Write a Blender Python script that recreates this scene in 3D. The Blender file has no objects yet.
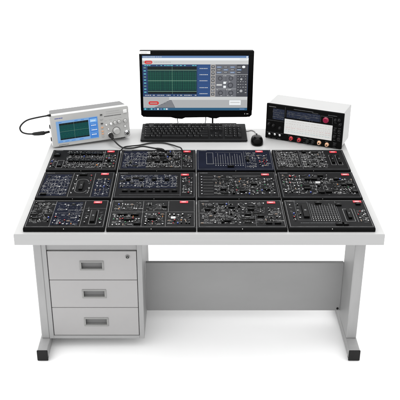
import bpy, math, random
from mathutils import Matrix, Vector

# ------------------------------------------------------------------ camera, light, exposure
scene = bpy.context.scene
R = math.radians
cam_data = bpy.data.cameras.new("camera")
cam = bpy.data.objects.new("camera", cam_data)
scene.collection.objects.link(cam)
cam.location = (0.0, -2.8748, 2.278)
cam.rotation_euler = (R(90 - 26.33), 0, 0)
cam_data.sensor_width = 36
cam_data.lens = 812 / 400 * 36
cam_data.shift_x = 7.5 / 400
cam_data.clip_start = 0.05
cam_data.clip_end = 200
scene.camera = cam

world = bpy.data.worlds.new("World")
scene.world = world
world.use_nodes = True
wn = world.node_tree.nodes; wl = world.node_tree.links
bg = wn["Background"]
wtc = wn.new("ShaderNodeTexCoord"); wsep = wn.new("ShaderNodeSeparateXYZ")
wm = wn.new("ShaderNodeMath"); wm.operation = 'MAXIMUM'; wm.inputs[1].default_value = 0.0
wa = wn.new("ShaderNodeMath"); wa.operation = 'MULTIPLY_ADD'
wa.inputs[1].default_value = 1.30      # white studio ceiling brighter than the walls
wa.inputs[2].default_value = 1.12
wl.new(wtc.outputs["Generated"], wsep.inputs[0]); wl.new(wsep.outputs["Z"], wm.inputs[0])
wl.new(wm.outputs[0], wa.inputs[0]); wx = wn.new("ShaderNodeMath"); wx.operation = 'MULTIPLY_ADD'; wx.inputs[1].default_value = -0.60   # dimmer on the right
wl.new(wsep.outputs["X"], wx.inputs[0]); wl.new(wa.outputs[0], wx.inputs[2]); wl.new(wx.outputs[0], bg.inputs["Strength"])
bg.inputs["Color"].default_value = (1, 1, 1, 1)

def area(name, loc, target, size, power):
    ld = bpy.data.lights.new(name, 'AREA'); ld.shape = 'SQUARE'; ld.size = size; ld.energy = power
    lo = bpy.data.objects.new(name, ld); scene.collection.objects.link(lo)
    lo.location = loc
    lo.rotation_euler = (Vector(target) - Vector(loc)).to_track_quat('-Z', 'Y').to_euler()
area("softbox_top", (0.3, 1.6, 3.4), (0.0, 0.5, 0.6), 1.8, 36)

scene.view_settings.view_transform = 'Standard'
scene.view_settings.look = 'None'
scene.view_settings.exposure = 0.0
scene.view_settings.gamma = 1.0
scene.render.resolution_x = 1024; scene.render.resolution_y = 1024

# ------------------------------------------------------------------ materials
def mat(name, col, rough=0.5, metal=0.0, spec=0.5, noise=0.0, nscale=20.0, stretch=(1, 1, 1), bump=0.0, bscale=300.0, emit=0.0, coat=0.0):
    m = bpy.data.materials.new(name); m.use_nodes = True
    nt = m.node_tree; b = nt.nodes["Principled BSDF"]
    b.inputs["Base Color"].default_value = (*col, 1)
    b.inputs["Roughness"].default_value = rough
    b.inputs["Metallic"].default_value = metal
    b.inputs["Specular IOR Level"].default_value = spec
    b.inputs["Coat Weight"].default_value = coat
    if emit:
        b.inputs["Emission Color"].default_value = (*col, 1)
        b.inputs["Emission Strength"].default_value = emit
        b.inputs["Base Color"].default_value = (0.01, 0.01, 0.01, 1)
    if noise or bump:
        tc = nt.nodes.new("ShaderNodeTexCoord"); mp = nt.nodes.new("ShaderNodeMapping")
        mp.inputs["Scale"].default_value = stretch
        nt.links.new(tc.outputs["Object"], mp.inputs[0])
    if noise:
        n = nt.nodes.new("ShaderNodeTexNoise"); n.inputs["Scale"].default_value = nscale
        n.inputs["Detail"].default_value = 5
        nt.links.new(mp.outputs[0], n.inputs["Vector"])
        r = nt.nodes.new("ShaderNodeMapRange")
        r.inputs["From Min"].default_value = 0.25; r.inputs["From Max"].default_value = 0.75
        r.inputs["To Min"].default_value = 1 - noise; r.inputs["To Max"].default_value = 1 + noise
        nt.links.new(n.outputs["Fac"], r.inputs["Value"])
        mx = nt.nodes.new("ShaderNodeVectorMath"); mx.operation = 'SCALE'
        mx.inputs[0].default_value = col
        nt.links.new(r.outputs[0], mx.inputs["Scale"]); nt.links.new(mx.outputs[0], b.inputs["Base Color"])
        r2 = nt.nodes.new("ShaderNodeMapRange")
        r2.inputs["To Min"].default_value = rough * 0.85; r2.inputs["To Max"].default_value = min(1, rough * 1.15)
        nt.links.new(n.outputs["Fac"], r2.inputs["Value"]); nt.links.new(r2.outputs[0], b.inputs["Roughness"])
    if bump:
        n2 = nt.nodes.new("ShaderNodeTexNoise"); n2.inputs["Scale"].default_value = bscale; n2.inputs["Detail"].default_value = 3
        nt.links.new(mp.outputs[0], n2.inputs["Vector"])
        bp = nt.nodes.new("ShaderNodeBump"); bp.inputs["Strength"].default_value = bump; bp.inputs["Distance"].default_value = 0.001
        nt.links.new(n2.outputs["Fac"], bp.inputs["Height"]); nt.links.new(bp.outputs[0], b.inputs["Normal"])
    return m

M = dict(
    floor=mat("white_floor", (0.94, 0.94, 0.94), 0.9, spec=0.1, noise=0.01, nscale=3),
    laminate=mat("light_laminate", (0.385, 0.385, 0.382), 0.42, spec=0.35, noise=0.03, nscale=9, bump=0.08, bscale=500),
    edge=mat("grey_edge_band", (0.315, 0.315, 0.315), 0.5, noise=0.03, nscale=14, stretch=(0.15, 1, 4)),
    steel=mat("painted_grey_steel", (0.265, 0.265, 0.265), 0.45, spec=0.4, noise=0.07, nscale=10, stretch=(3, 3, 0.5), bump=0.12, bscale=260),
    panel=mat("grey_panel_steel", (0.235, 0.235, 0.235), 0.5, spec=0.35, noise=0.05, nscale=7, stretch=(0.4, 1, 1), bump=0.1, bscale=260),
    drawer=mat("drawer_grey_enamel", (0.295, 0.29, 0.29), 0.48, spec=0.4, noise=0.025, nscale=7, bump=0.12, bscale=320),
    carcass=mat("cabinet_grey_enamel", (0.26, 0.26, 0.26), 0.48, spec=0.4, noise=0.04, nscale=8, bump=0.12, bscale=320),
    handle=mat("grey_handle_plastic", (0.205, 0.205, 0.20), 0.45, noise=0.05),
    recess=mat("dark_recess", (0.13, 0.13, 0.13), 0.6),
    rubber=mat("black_rubber", (0.008, 0.008, 0.008), 0.55, spec=0.2, noise=0.15, nscale=30, bump=0.2),
    case=mat("black_board_case", (0.003, 0.003, 0.003), 0.6, spec=0.05, noise=0.15, nscale=40, bump=0.1),
    pcb=mat("matt_black_board", (0.0075, 0.0075, 0.0080), 0.7, spec=0.035, noise=0.2, nscale=18, bump=0.15, bscale=400),
    pcbgrey=mat("charcoal_board", (0.0125, 0.0126, 0.0130), 0.7, spec=0.035, noise=0.15, nscale=18, bump=0.15, bscale=400),
    pcbblue=mat("blue_black_board", (0.0048, 0.0062, 0.0135), 0.7, spec=0.035, noise=0.25, nscale=15, bump=0.15, bscale=400),
    ink=mat("white_print", (0.18, 0.18, 0.18), 0.7, noise=0.35, nscale=45),
    inkdim=mat("faded_print", (0.085, 0.088, 0.092), 0.7, noise=0.4, nscale=45),
    inkgreen=mat("greenish_print", (0.12, 0.18, 0.15), 0.7, noise=0.3, nscale=45),
    chip=mat("black_chip", (0.0018, 0.0018, 0.0018), 0.4, spec=0.06, noise=0.1, nscale=60),
    pin=mat("tinned_pin", (0.62, 0.62, 0.60), 0.3, metal=0.9),
    chrome=mat("chrome", (0.75, 0.75, 0.76), 0.16, metal=1.0),
    hole=mat("socket_hole", (0.004, 0.004, 0.004), 0.7),
    red=mat("red_plastic", (0.38, 0.012, 0.02), 0.35, noise=0.08),
    tagred=mat("red_tag", (0.52, 0.022, 0.035), 0.4, noise=0.06),
    tagwhite=mat("tag_white", (0.75, 0.50, 0.50), 0.5),
    orange=mat("amber_plastic", (0.60, 0.22, 0.05), 0.35),
    tan=mat("tan_plastic", (0.62, 0.36, 0.22), 0.35),
    padw=mat('solder_pad', (0.42, 0.42, 0.41), 0.45, noise=0.3, nscale=60),
    resgrey=mat('resistor_body', (0.22, 0.16, 0.12), 0.45),
    green=mat("green_plastic", (0.03, 0.22, 0.08), 0.35),
    blue=mat("blue_plastic", (0.02, 0.05, 0.30), 0.35),
    white=mat("white_plastic", (0.74, 0.74, 0.73), 0.35, noise=0.03),
    ivory=mat("scope_ivory_plastic", (0.43, 0.43, 0.42), 0.42, noise=0.03, nscale=12, bump=0.08),
    scopegrey=mat("scope_grey_cover", (0.11, 0.11, 0.11), 0.5, noise=0.06, nscale=20, bump=0.1),
    knobgrey=mat("grey_knob", (0.36, 0.36, 0.355), 0.4),
    darkgrey=mat("dark_grey_plastic", (0.05, 0.05, 0.05), 0.4),
    gloss=mat("gloss_black_bezel", (0.002, 0.002, 0.002), 0.2, spec=0.06),
    matblack=mat("matt_black_plastic", (0.006, 0.006, 0.0065), 0.45, spec=0.14, noise=0.1, bump=0.1),
    key=mat("black_key", (0.007, 0.007, 0.0075), 0.45, spec=0.18, noise=0.15, nscale=60, bump=0.1),
    legend=mat("key_legend", (0.28, 0.28, 0.28), 0.6),
    cable=mat("black_cable", (0.007, 0.007, 0.007), 0.4, spec=0.25),
    greycable=mat("grey_cable", (0.16, 0.16, 0.16), 0.45),
    boxshell=mat("pale_grey_enamel", (0.32, 0.32, 0.318), 0.5, noise=0.03, nscale=10, bump=0.1),
    paper=mat("white_meter_panel", (0.62, 0.62, 0.61), 0.5, noise=0.02),
    meterprint=mat("meter_print", (0.50, 0.46, 0.43), 0.6),
    meterpink=mat("meter_pink_print", (0.62, 0.40, 0.38), 0.6),
    meterteal=mat("meter_teal_print", (0.33, 0.50, 0.52), 0.6),
    navy=mat("navy_print_field", (0.012, 0.017, 0.035), 0.5, spec=0.2),
    crimson=mat("crimson_lens", (0.22, 0.006, 0.035), 0.25),
)
def em(name, c, s=1.0): M[name] = mat(name, c, 0.3, emit=s, spec=0.1)
em('e_black', (0.003, 0.008, 0.010)); em('e_navy', (0.022, 0.055, 0.15)); em('e_blue', (0.025, 0.075, 0.22))
em('e_white', (0.85, 0.88, 0.90)); em('e_grey', (0.42, 0.43, 0.44)); em('e_light', (0.60, 0.61, 0.61)); em('e_tan', (0.40, 0.38, 0.36))
em('e_dark', (0.06, 0.063, 0.075)); em('e_mid', (0.14, 0.145, 0.165)); em('e_red', (0.65, 0.03, 0.03)); em('e_teal', (0.003, 0.025, 0.033))
em('e_green', (0.004, 0.085, 0.05)); em('e_wave', (0.01, 0.14, 0.08)); em('e_lime', (0.20, 0.36, 0.26)); em('e_steal', (0.0, 0.055, 0.06)); em('e_task', (0.02, 0.10, 0.20)); em('e_aqua', (0.15, 0.60, 0.62))
em('e_title', (0.12, 0.22, 0.42)); em('e_menu', (0.06, 0.22, 0.62)); em('e_sframe', (0.20, 0.38, 0.66)); em('e_sky', (0.25, 0.50, 0.85))

# ------------------------------------------------------------------ mesh helpers
class MB:
    def __init__(s, mats):
        s.v = []; s.f = []; s.mi = []; s.sm = []
        s.mats = mats if isinstance(mats, (list, tuple)) else [mats]
    def add(s, verts, faces, k=0, smooth=False):
        n = len(s.v); s.v += [tuple(p) for p in verts]
        for i, f in enumerate(faces):
            s.f.append([n + j for j in f]); s.mi.append(s.mats.index(k) if isinstance(k, str) else k)
            s.sm.append(smooth if isinstance(smooth, bool) else smooth[i])
    def box(s, x0, x1, y0, y1, z0, z1, k=0):
        if x0 > x1: x0, x1 = x1, x0
        if y0 > y1: y0, y1 = y1, y0
        if z0 > z1: z0, z1 = z1, z0
        s.add([(x0,y0,z0),(x1,y0,z0),(x1,y1,z0),(x0,y1,z0),(x0,y0,z1),(x1,y0,z1),(x1,y1,z1),(x0,y1,z1)],
              [(0,3,2,1),(4,5,6,7),(0,1,5,4),(1,2,6,5),(2,3,7,6),(3,0,4,7)], k)
    def prof(s, c, axis, rings, n=20, k=0, cap=True):
        """lathe: rings = [(height along axis, radius)]; axis 'z' up or 'y' (towards the viewer = -y)"""
        vs = []
        for h, r in rings:
            for i in range(n):
                a = 2 * math.pi * i / n
                if axis == 'z': vs.append((c[0] + r*math.cos(a), c[1] + r*math.sin(a), c[2] + h))
                elif axis == 'y': vs.append((c[0] + r*math.cos(a), c[1] - h, c[2] + r*math.sin(a)))
                else: vs.append((c[0] - h, c[1] - r*math.cos(a), c[2] + r*math.sin(a)))
        fs = []; sm = []
        for j in range(len(rings) - 1):
            for i in range(n):
                fs.append((j*n + i, j*n + (i+1) % n, (j+1)*n + (i+1) % n, (j+1)*n + i)); sm.append(n > 6)
        if cap:
            fs.append(tuple(range(n))[::-1]); fs.append(tuple((len(rings)-1)*n + i for i in range(n))); sm += [False, False]
        s.add(vs, fs, k, sm)
    def cyl(s, c, axis, r, h, n=20, k=0, ch=0.15):
        b = min(r, h) * ch
        s.prof(c, axis, [(0, r), (h - b, r), (h, r - b)], n, k)
    def line(s, pts, w, z0, z1, k=0):
        """flat printed polyline in the xy plane"""
        for (xa, ya), (xb, yb) in zip(pts, pts[1:]):
            d = math.hypot(xb - xa, yb - ya)
            if d < 1e-6: continue
            ux, uy = (xb-xa)/d, (yb-ya)/d; nx, ny = -uy*w/2, ux*w/2
            e = w/2 * 0.98; xa2, ya2, xb2, yb2 = xa-ux*e, ya-uy*e, xb+ux*e, yb+uy*e
            q = [(xa2-nx,ya2-ny),(xb2-nx,yb2-ny),(xb2+nx,yb2+ny),(xa2+nx,ya2+ny)]
            s.add([(a,b,z0) for a,b in q] + [(a,b,z1) for a,b in q],
                  [(0,3,2,1),(4,5,6,7),(0,1,5,4),(1,2,6,5),(2,3,7,6),(3,0,4,7)], k)
    def frame2(s, x0, x1, y0, y1, w, z0, z1, k=0):
        s.box(x0, x1, y0, y0+w, z0, z1, k); s.box(x0, x1, y1-w, y1, z0, z1, k)
        s.box(x0, x0+w, y0+w, y1-w, z0, z1, k); s.box(x1-w, x1, y0+w, y1-w, z0, z1, k)
    def ngon(s, pts, y0, y1, k=0):
        """extruded polygon drawn in xz (counter-clockwise seen from -y), y0 front, y1 back"""
        n = len(pts)
        s.add([(x, y0, z) for x, z in pts] + [(x, y1, z) for x, z in pts],
              [tuple(range(n)), tuple(range(2*n-1, n-1, -1))] + [(i, n+i, n+(i+1) % n, (i+1) % n) for i in range(n)], k)
    def tube(s, pts, r, n=10, k=0, radii=None):
        P = [Vector(p) for p in pts]; vs = []; fs = []
        up = Vector((0, 0, 1)); prev = None
        for i, p in enumerate(P):
            t = (P[min(i+1, len(P)-1)] - P[max(i-1, 0)]).normalized()
            a = prev - t * prev.dot(t) if prev else (up.cross(t) if abs(t.z) < 0.95 else Vector((1,0,0)).cross(t))
            a.normalize(); prev = a; b = t.cross(a)
            rr = radii[i] if radii else r
            for j in range(n):
                q = 2*math.pi*j/n; vs.append(p + a*rr*math.cos(q) + b*rr*math.sin(q))
        for i in range(len(P)-1):
            for j in range(n): fs.append((i*n+j, i*n+(j+1) % n, (i+1)*n+(j+1) % n, (i+1)*n+j))
        fs.append(tuple(range(n))[::-1]); fs.append(tuple((len(P)-1)*n+j for j in range(n)))
        s.add(vs, fs, k, [True]*(len(fs)-2) + [False, False])
    def mesh(s, name):
        me = bpy.data.meshes.new(name); me.from_pydata(s.v, [], s.f)
        for m in s.mats: me.materials.append(M[m])
        me.polygons.foreach_set("material_index", s.mi); me.polygons.foreach_set("use_smooth", s.sm)
        me.update(); return me
    def build(s, name, parent=None, loc=(0,0,0), bevel=0.0, seg=2):
        o = bpy.data.objects.new(name, s.mesh(name)); scene.collection.objects.link(o)
        o.location = loc
        if parent: o.parent = parent
        if bevel:
            b = o.modifiers.new("bevel", 'BEVEL'); b.width = bevel; b.segments = seg; b.limit_method = 'ANGLE'
        return o

def spline(pts, n=10):
    P = [Vector(p) for p in pts]; out = []
    for i in range(len(P)-1):
        a, b, c, d = P[max(i-1,0)], P[i], P[i+1], P[min(i+2, len(P)-1)]
        for j in range(n):
            t = j/n
            out.append(0.5*((2*b) + (c-a)*t + (2*a-5*b+4*c-d)*t*t + (3*b-a-3*c+d)*t**3))
    out.append(P[-1]); return out

def thing(name, label, cat, loc=(0,0,0), rot=(0,0,0), group=None):
    o = bpy.data.objects.new(name, None); scene.collection.objects.link(o)
    o.empty_display_size = 0.05; o.location = loc; o.rotation_euler = rot
    tag(o, label, cat, group); return o
def tag(o, label, cat, group=None):
    o["label"] = label; o["category"] = cat
    if group: o["group"] = group
def put(mesh, name, parent, loc, rot=(0,0,0), sc=None):
    o = bpy.data.objects.new(name, mesh); scene.collection.objects.link(o)
    o.parent = parent; o.location = loc; o.rotation_euler = rot
    if sc: o.scale = sc
    return o

T = 0.70            # height of the table top

# ------------------------------------------------------------------ setting
b = MB('floor'); b.add([(-30,-30,0),(30,-30,0),(30,30,0),(-30,30,0)], [(0,1,2,3)])
fl = b.build('floor'); fl["kind"] = 'structure'

# ------------------------------------------------------------------ desk
desk = thing('laboratory_desk', 'long light grey steel desk with a three drawer cabinet under its left side', 'desk', (0.027, 0.6, 0))
D = lambda x: x - 0.027
DY = -0.6
b = MB(['laminate', 'edge'])
b.box(D(-.7225), D(.7770), DY+0.003, DY+1.17, .6525, T)
b.build('tabletop', desk, bevel=0.0012)
b = MB('edge'); b.box(D(-.7232), D(.7777), DY, DY+0.0028, .6505, T-0.0012); b.build('edge_band', desk, bevel=0.0008)

for sx, (xa, xb, fa, fb) in ((-1, (-.6915, -.6545, -.6985, -.652)), (1, (.704, .751, .7035, .753))):
    b = MB('steel'); b.box(D(xa), D(xb), DY+.183, DY+.385, .0565, .6515)
    leg = b.build('leg', desk, bevel=0.004)
    b = MB('steel'); b.box(D(fa), D(fb), DY+.0945, DY+.74, .008, .056)
    b.build('foot', leg, bevel=0.004)
    for y0, y1 in ((.0870, .0943), (.7402, .7475)):
        b = MB('rubber')
        b.box(D(fa)-.0015, D(fb)+.0015, DY+y0, DY+y1, .002, .0575)
        yy = DY + (y0 + .004 if y0 < .5 else y1 - .034)
        b.box(D(fa)+.001, D(fb)-.001, yy+.0045 if y0 < .5 else yy, yy+.034 if y0 < .5 else yy+.026, .0005, .0078)
        b.build('end_cap', leg, bevel=0.0035, seg=3)
    # pair of bolts on the side the panel meets
b = MB('panel')
b.box(D(-.2180), D(.7035), DY+.372, DY+.378, .082, .345)
b.box(D(-.2180), D(.7035), DY+.3785, DY+.392, .082, .0875)
b.box(D(-.2180), D(.7035), DY+.3785, DY+.392, .3395, .345)
mp = b.build('modesty_panel', desk, bevel=0.001)
for x, z in ((.692, .094),):
    b = MB('rubber'); b.cyl((D(x), DY+.372, z), 'y', .0055, .004, 12); b.build('bolt', mp)

# drawer cabinet hanging beside the left leg
CX0, CX1, CY0, CY1, CZ0, CZ1 = -.6540, -.2200, .180, .640, .058, .6520
b = MB('carcass')
ix0, ix1, iz0, iz1 = -.6345, -.2415, .0735, .520
b.box(D(CX0), D(CX1), DY+CY0+.025, DY+CY1, CZ0, CZ1)              # core behind the drawers
b.box(D(CX0), D(ix0), DY+CY0, DY+CY0+.0245, CZ0, CZ1)
b.box(D(ix1), D(CX1), DY+CY0, DY+CY0+.0245, CZ0, CZ1)
b.box(D(ix0)+.0002, D(ix1)-.0002, DY+CY0, DY+CY0+.0245, CZ0, iz0)
b.box(D(ix0)+.0002, D(ix1)-.0002, DY+CY0+.008, DY+CY0+.0245, iz1, CZ1)
cab = b.build('cabinet', desk, bevel=0.0012)
zs = [(.3722, .5170), (.2270, .3695), (.0760, .2243)]
hs = [(-.4931, -.3884, .4690, .4215), (-.4911, -.3843, .3220, .2765), (-.4905, -.3810, .1720, .1260)]
for i, ((z0, z1), (hx0, hx1, hz1, hz0)) in enumerate(zip(zs, hs)):
    b = MB('drawer')
    x0, x1 = D(ix0)+.003, D(ix1)-.003; y0, y1 = DY+CY0+.002, DY+CY0+.020
    a0, a1 = D(hx0)+.004, D(hx1)-.004; c0, c1 = hz0+.004, hz1-.004
    # front with a real opening for the recessed handle
    xs = [x0, a0, a1, x1]; zz = [z0, c0, c1, z1]
    vs = []; fs = []
    for y in (y0, y1):
        for z in zz:
            for x in xs: vs.append((x, y, z))
    for r in range(3):
        for c in range(3):
            if (r, c) == (1, 1): continue
            q = r*4+c; fs.append((q, q+1, q+5, q+4)); fs.append((16+q, 16+q+4, 16+q+5, 16+q+1))
    ring = [0,1,2,3,7,11,15,14,13,12,8,4]
    for p, q in zip(ring, ring[1:]+ring[:1]): fs.append((p, 16+p, 16+q, q))
    hole = [5,6,10,9]
    for p, q in zip(hole, hole[1:]+hole[:1]): fs.append((p, q, 16+q, 16+p))
    b.add(vs, fs)
    dr = b.build('drawer', desk, bevel=0.0012)
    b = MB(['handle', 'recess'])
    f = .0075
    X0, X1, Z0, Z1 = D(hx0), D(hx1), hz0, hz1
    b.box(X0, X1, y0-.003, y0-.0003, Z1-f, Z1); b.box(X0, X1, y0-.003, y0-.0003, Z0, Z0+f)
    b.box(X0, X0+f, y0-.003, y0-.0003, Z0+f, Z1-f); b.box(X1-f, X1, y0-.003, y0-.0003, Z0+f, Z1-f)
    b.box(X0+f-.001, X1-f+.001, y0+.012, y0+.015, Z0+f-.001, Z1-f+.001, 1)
    b.box(X0+f, X1-f, y0, y0+.0119, Z0+f-.002, Z0+f+.001, 0)
    b.build('handle', dr, bevel=0.001)
    if i == 0:
        b = MB(['handle', 'hole'])
        b.cyl((D(-.2828), y0-.0005, .4900), 'y', .0090, .004, 24)
        b.prof((D(-.2828), y0-.0045, .4900), 'y', [(0.0002, .0066), (0.0008, .0064)], 16, 1)
        b.box(D(-.2828)-.0012, D(-.2828)+.0012, y0-.0062, y0-.0054, .4862, .4938, 0)
        b.build('lock', dr)

# ------------------------------------------------------------------ training boards
TH = 0.02          # height of a board case
ZP = TH            # face plate level
def chip_mesh(w, d, h, pins, side='y'):
    b = MB(['chip', 'pin', 'inkdim'])
    b.box(-w/2, w/2, -d/2, d/2, 0.0012, h)
    if pins:
        for i in range(pins):
            x = -w/2 + w*(i+.5)/pins
            for sgn in (-1, 1):
                b.box(x-.0007, x+.0007, sgn*d/2, sgn*(d/2+.0022), 0.0002, .0022, 1)
        b.box(-w*.32, w*.25, -d*.10, d*.02, h, h+.0001, 2)
    return b.mesh('chip')
CH = [chip_mesh(.024, .009, .0050, 6), chip_mesh(.016, .008, .0045, 4), chip_mesh(.030, .011, .006, 7), chip_mesh(.011, .010, .005, 3), chip_mesh(.026, .018, .009, 0)]
b = MB(['chrome', 'hole']); b.prof((0,0,0), 'z', [(0,.0034),(.0032,.0034),(.0037,.0029)], 16, 0); b.prof((0,0,.0037), 'z', [(.0001,.0022),(.0002,.0021)], 12, 1); JACK = b.mesh('jack')
b = MB(['chip', 'pin']); b.prof((0,0,0), 'z', [(0,.0052),(.008,.0050),(.009,.0042)], 18, 0); b.box(-.0006,.0006,0,.0042,.009,.0094,1); KNOB = b.mesh('knob')
def capm(m):
    b = MB([m, 'pin']); b.prof((0,0,0), 'z', [(0,.0028),(.0065,.0028),(.007,.0024)], 14, 0); b.prof((0,0,.007), 'z', [(.0001,.0018),(.0002,.0017)], 12, 1); return b.mesh('capacitor')
CAPS = [capm('chip'), capm('darkgrey'), capm('chip'), capm('chip'), capm('blue'), capm('darkgrey')]
def ledm(m):
    b = MB([m]); b.prof((0,0,0), 'z', [(0,.0021),(.0024,.0021),(.0036,.0015),(.004,.0005)], 12, 0); return b.mesh('lamp')
LEDS = {c: ledm(c) for c in ('red', 'orange', 'green', 'white')}
def swm(m):
    b = MB(['chip', m]); b.box(-.0042,.0042,-.0042,.0042,0,.0035,0); b.prof((0,0,.0035), 'z', [(0,.0026),(.002,.0025)], 12, 1); return b.mesh('push_button')
SWS = {c: swm(c) for c in ('red', 'white', 'darkgrey')}
b = MB(['white', 'chip']); b.box(-.010,.010,-.0045,.0045,0,.006,0); [b.box(-.0085+i*.0048,-.0058+i*.0048,-.002,.003,.006,.0062,1) for i in range(4)]; TERM = b.mesh('terminal_block')
b = MB(['resgrey', 'pin']); b.box(-.0048,.0055,-.0016,.0016,.001,.0038,0); b.box(-.009,.009,-.0004,.0004,.0016,.0024,1); RES = b.mesh('resistor')

def dashes(b, rng, x, y, w, h=.0016, k='ink', z=None):
    """a row of tiny marks, as the unreadable lettering looks"""
    z = ZP if z is None else z
    e = x
    while e < x + w:
        l = rng.uniform(.0012, .0042); l = min(l, x + w - e)
        b.box(e, e+l, y, y+h, z+.0002, z+.0005, k); e += l + rng.uniform(.0007, .0018)

def schematic(bd, pr, rng, rect, nx, ny, mix, ink='ink', conn=.6, text=.55, lw=.0011):
    """components on a loose grid with printed links between them"""
    x0, x1, y0, y1 = rect
    nx = max(1, round(nx*1.25)); ny = max(1, round(ny*1.2)); lw *= .8
    dx, dy = (x1-x0)/nx, (y1-y0)/ny
    pts = {}
    for j in range(ny):
        for i in range(nx):
            x = x0 + dx*(i+.5) + rng.uniform(-.22,.22)*dx; y = y0 + dy*(j+.5) + rng.uniform(-.16,.16)*dy
            r = rng.random(); acc = 0; kind = None
            for k_, p in mix:
                acc += p
                if r < acc: kind = k_; break
            if kind in ('chip', 'relay', 'term', 'bigchip') and x1-x0 > .035: x = min(max(x, x0+.014), x1-.014)
            pts[i, j] = (x, y, kind)
            place(bd, pr, rng, kind, x, y, ink, dx)
            if rng.random() < text: dashes(pr, rng, x-dx*.35, y+dy*.30, dx*rng.uniform(.3,.7), .0014, ink)
    for _ in range(int(nx*ny*1.1)):
        xx = rng.uniform(x0, x1-.012); yy = rng.uniform(y0, y1)
        dashes(pr, rng, xx, yy, rng.uniform(.004, .012), rng.choice((.0011,.0016)), 'inkdim' if rng.random() < .6 else ink)
    for _ in range(int(nx*ny*.35)):
        xx = rng.uniform(x0, x1); yy = rng.uniform(y0, y1); s_ = rng.uniform(.0009, .0019)
        if free(xx, yy, .002, .002): pr.box(xx-s_, xx+s_, yy-s_*.8, yy+s_*.8, ZP+.0002, ZP+.0016, 'padw')
    for (i, j), (x, y, kd) in pts.items():
        for di, dj in ((1,0),(0,1)):
            if (i+di, j+dj) in pts and rng.random() < conn:
                X, Y, _ = pts[i+di, j+dj]
                if di: mx = x + (X-x)*rng.uniform(.3,.7); P = [(x+.004,y),(mx,y),(mx,Y),(X-.004,Y)]
                else: my = y + (Y-y)*rng.uniform(.3,.7); P = [(x,y+.004),(x,my),(X,my),(X,Y-.004)]
                pr.line(P, lw*rng.choice((.8,1,1.25)), ZP+.0002, ZP+.0005, ink if rng.random() < .75 else 'inkdim')

OCC = []
SIZE = {'chip': (.012,.0065), 'bigchip': (.019,.010), 'relay': (.014,.010), 'jack': (.004,.004), 'knob': (.0055,.0055), 'cap': (.004,.004),
        'led': (.003,.003), 'redled': (.003,.003), 'sw': (.005,.005), 'term': (.011,.006), 'res': (.009,.009), 'pads': (.010,.002)}
def free(x, y, w, d):
    for a, b_, c, e in OCC:
        if abs(x-a) < w+c and abs(y-b_) < d+e: return False
    OCC.append((x, y, w, d)); return True
def place(bd, pr, rng, kind, x, y, ink, dx):
    z = ZP + .0001
    if kind in SIZE and not free(x, y, *SIZE[kind]):
        if kind in ('chip', 'relay', 'term', 'res', 'bigchip') and free(x, y, .005, .005): kind = 'jack' if rng.random() < .5 else 'cap'
        else: return
    if kind == 'chip': put(rng.choice(CH[:4]), 'chip', bd, (x, y, z), (0,0,0 if rng.random() < .75 else R(90)))
    elif kind == 'bigchip': put(CH[2], 'chip', bd, (x, y, z))
    elif kind == 'relay': put(CH[4], 'relay', bd, (x, y, z))
    elif kind == 'jack': put(JACK, 'socket', bd, (x, y, z))
    elif kind == 'knob': put(KNOB, 'knob', bd, (x, y, z), (0,0,rng.uniform(0,6)))
    elif kind == 'cap': put(rng.choice(CAPS), 'capacitor', bd, (x, y, z))
    elif kind == 'led': put(LEDS[rng.choice(('red','white','white','orange','white','red','green'))], 'lamp', bd, (x, y, z))
    elif kind == 'redled': put(LEDS['red'], 'lamp', bd, (x, y, z))
    elif kind == 'sw': put(SWS[rng.choice(('white','darkgrey','red'))], 'push_button', bd, (x, y, z))
    elif kind == 'term': put(TERM, 'terminal_block', bd, (x, y, z))
    elif kind == 'res': put(RES, 'resistor', bd, (x, y, z), (0,0,rng.choice((0, R(90)))))
    elif kind == 'pads':
        n = rng.randint(2, 4)
        for q in range(n): pr.box(x-.006+q*.0048, x-.0032+q*.0048, y-.0014, y+.0014, ZP+.0002, ZP+.0009, 'padw')
    elif kind == 'outline':
        w = min(dx*.7, rng.uniform(.010,.022)); h = rng.uniform(.007,.013)
        pr.frame2(x-w/2, x+w/2, y-h/2, y+h/2, .0010, ZP+.0002, ZP+.0005, ink)
    elif kind == 'amp':
        s = .007; pr.line([(x-s,y-s),(x-s,y+s),(x+s,y),(x-s,y-s)], .001, ZP+.0002, ZP+.0005, ink)
    elif kind == 'zig':
        P = [(x-.009+q*.0026, y+(.003 if q % 2 else -.003)) for q in range(8)]
        pr.line(P, .0009, ZP+.0002, ZP+.0005, ink)
    elif kind == 'ring':
        P = [(x+.006*math.cos(q*R(30)), y+.006*math.sin(q*R(30))) for q in range(13)]
        pr.line(P, .0009, ZP+.0002, ZP+.0005, ink)

MIXES = {
    'dense': [('chip',.20),('outline',.14),('jack',.12),('cap',.10),('zig',.08),('amp',.08),('pads',.12),('res',.06),('knob',.04)],
    'logic': [('chip',.34),('pads',.18),('outline',.12),('led',.05),('jack',.10),('res',.05)],
    'line':  [('outline',.22),('zig',.14),('amp',.12),('jack',.12),('ring',.08),('pads',.08),('chip',.06)],
    'spot':  [('jack',.22),('led',.14),('pads',.2),('cap',.12),('sw',.08),('res',.08)],
    'power': [('relay',.14),('chip',.2),('cap',.14),('term',.08),('knob',.1),('pads',.14),('outline',.1)],
}
COLS = [(-.6875,-.3565),(-.3500,.0150),(.0195,.3855),(.3905,.7420)]
ROWS = [(.0195,.2745),(.2930,.5670),(.5890,.8340)]     # front, middle, back
LAB = {(0,0):(-.406,.2471),(0,1):(-.4042,.5402),(0,2):(-.4004,.8067),(1,0):(-.0365,.250),(1,1):(-.0346,.5324),(1,2):(-.027,.8067),
       (2,0):(.3371,.2452),(2,1):(.3344,.5346),(2,2):(.3267,.8067),(3,0):(.7081,.2548),(3,1):(.7035,.5346),(3,2):(.6894,.8004)}
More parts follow.
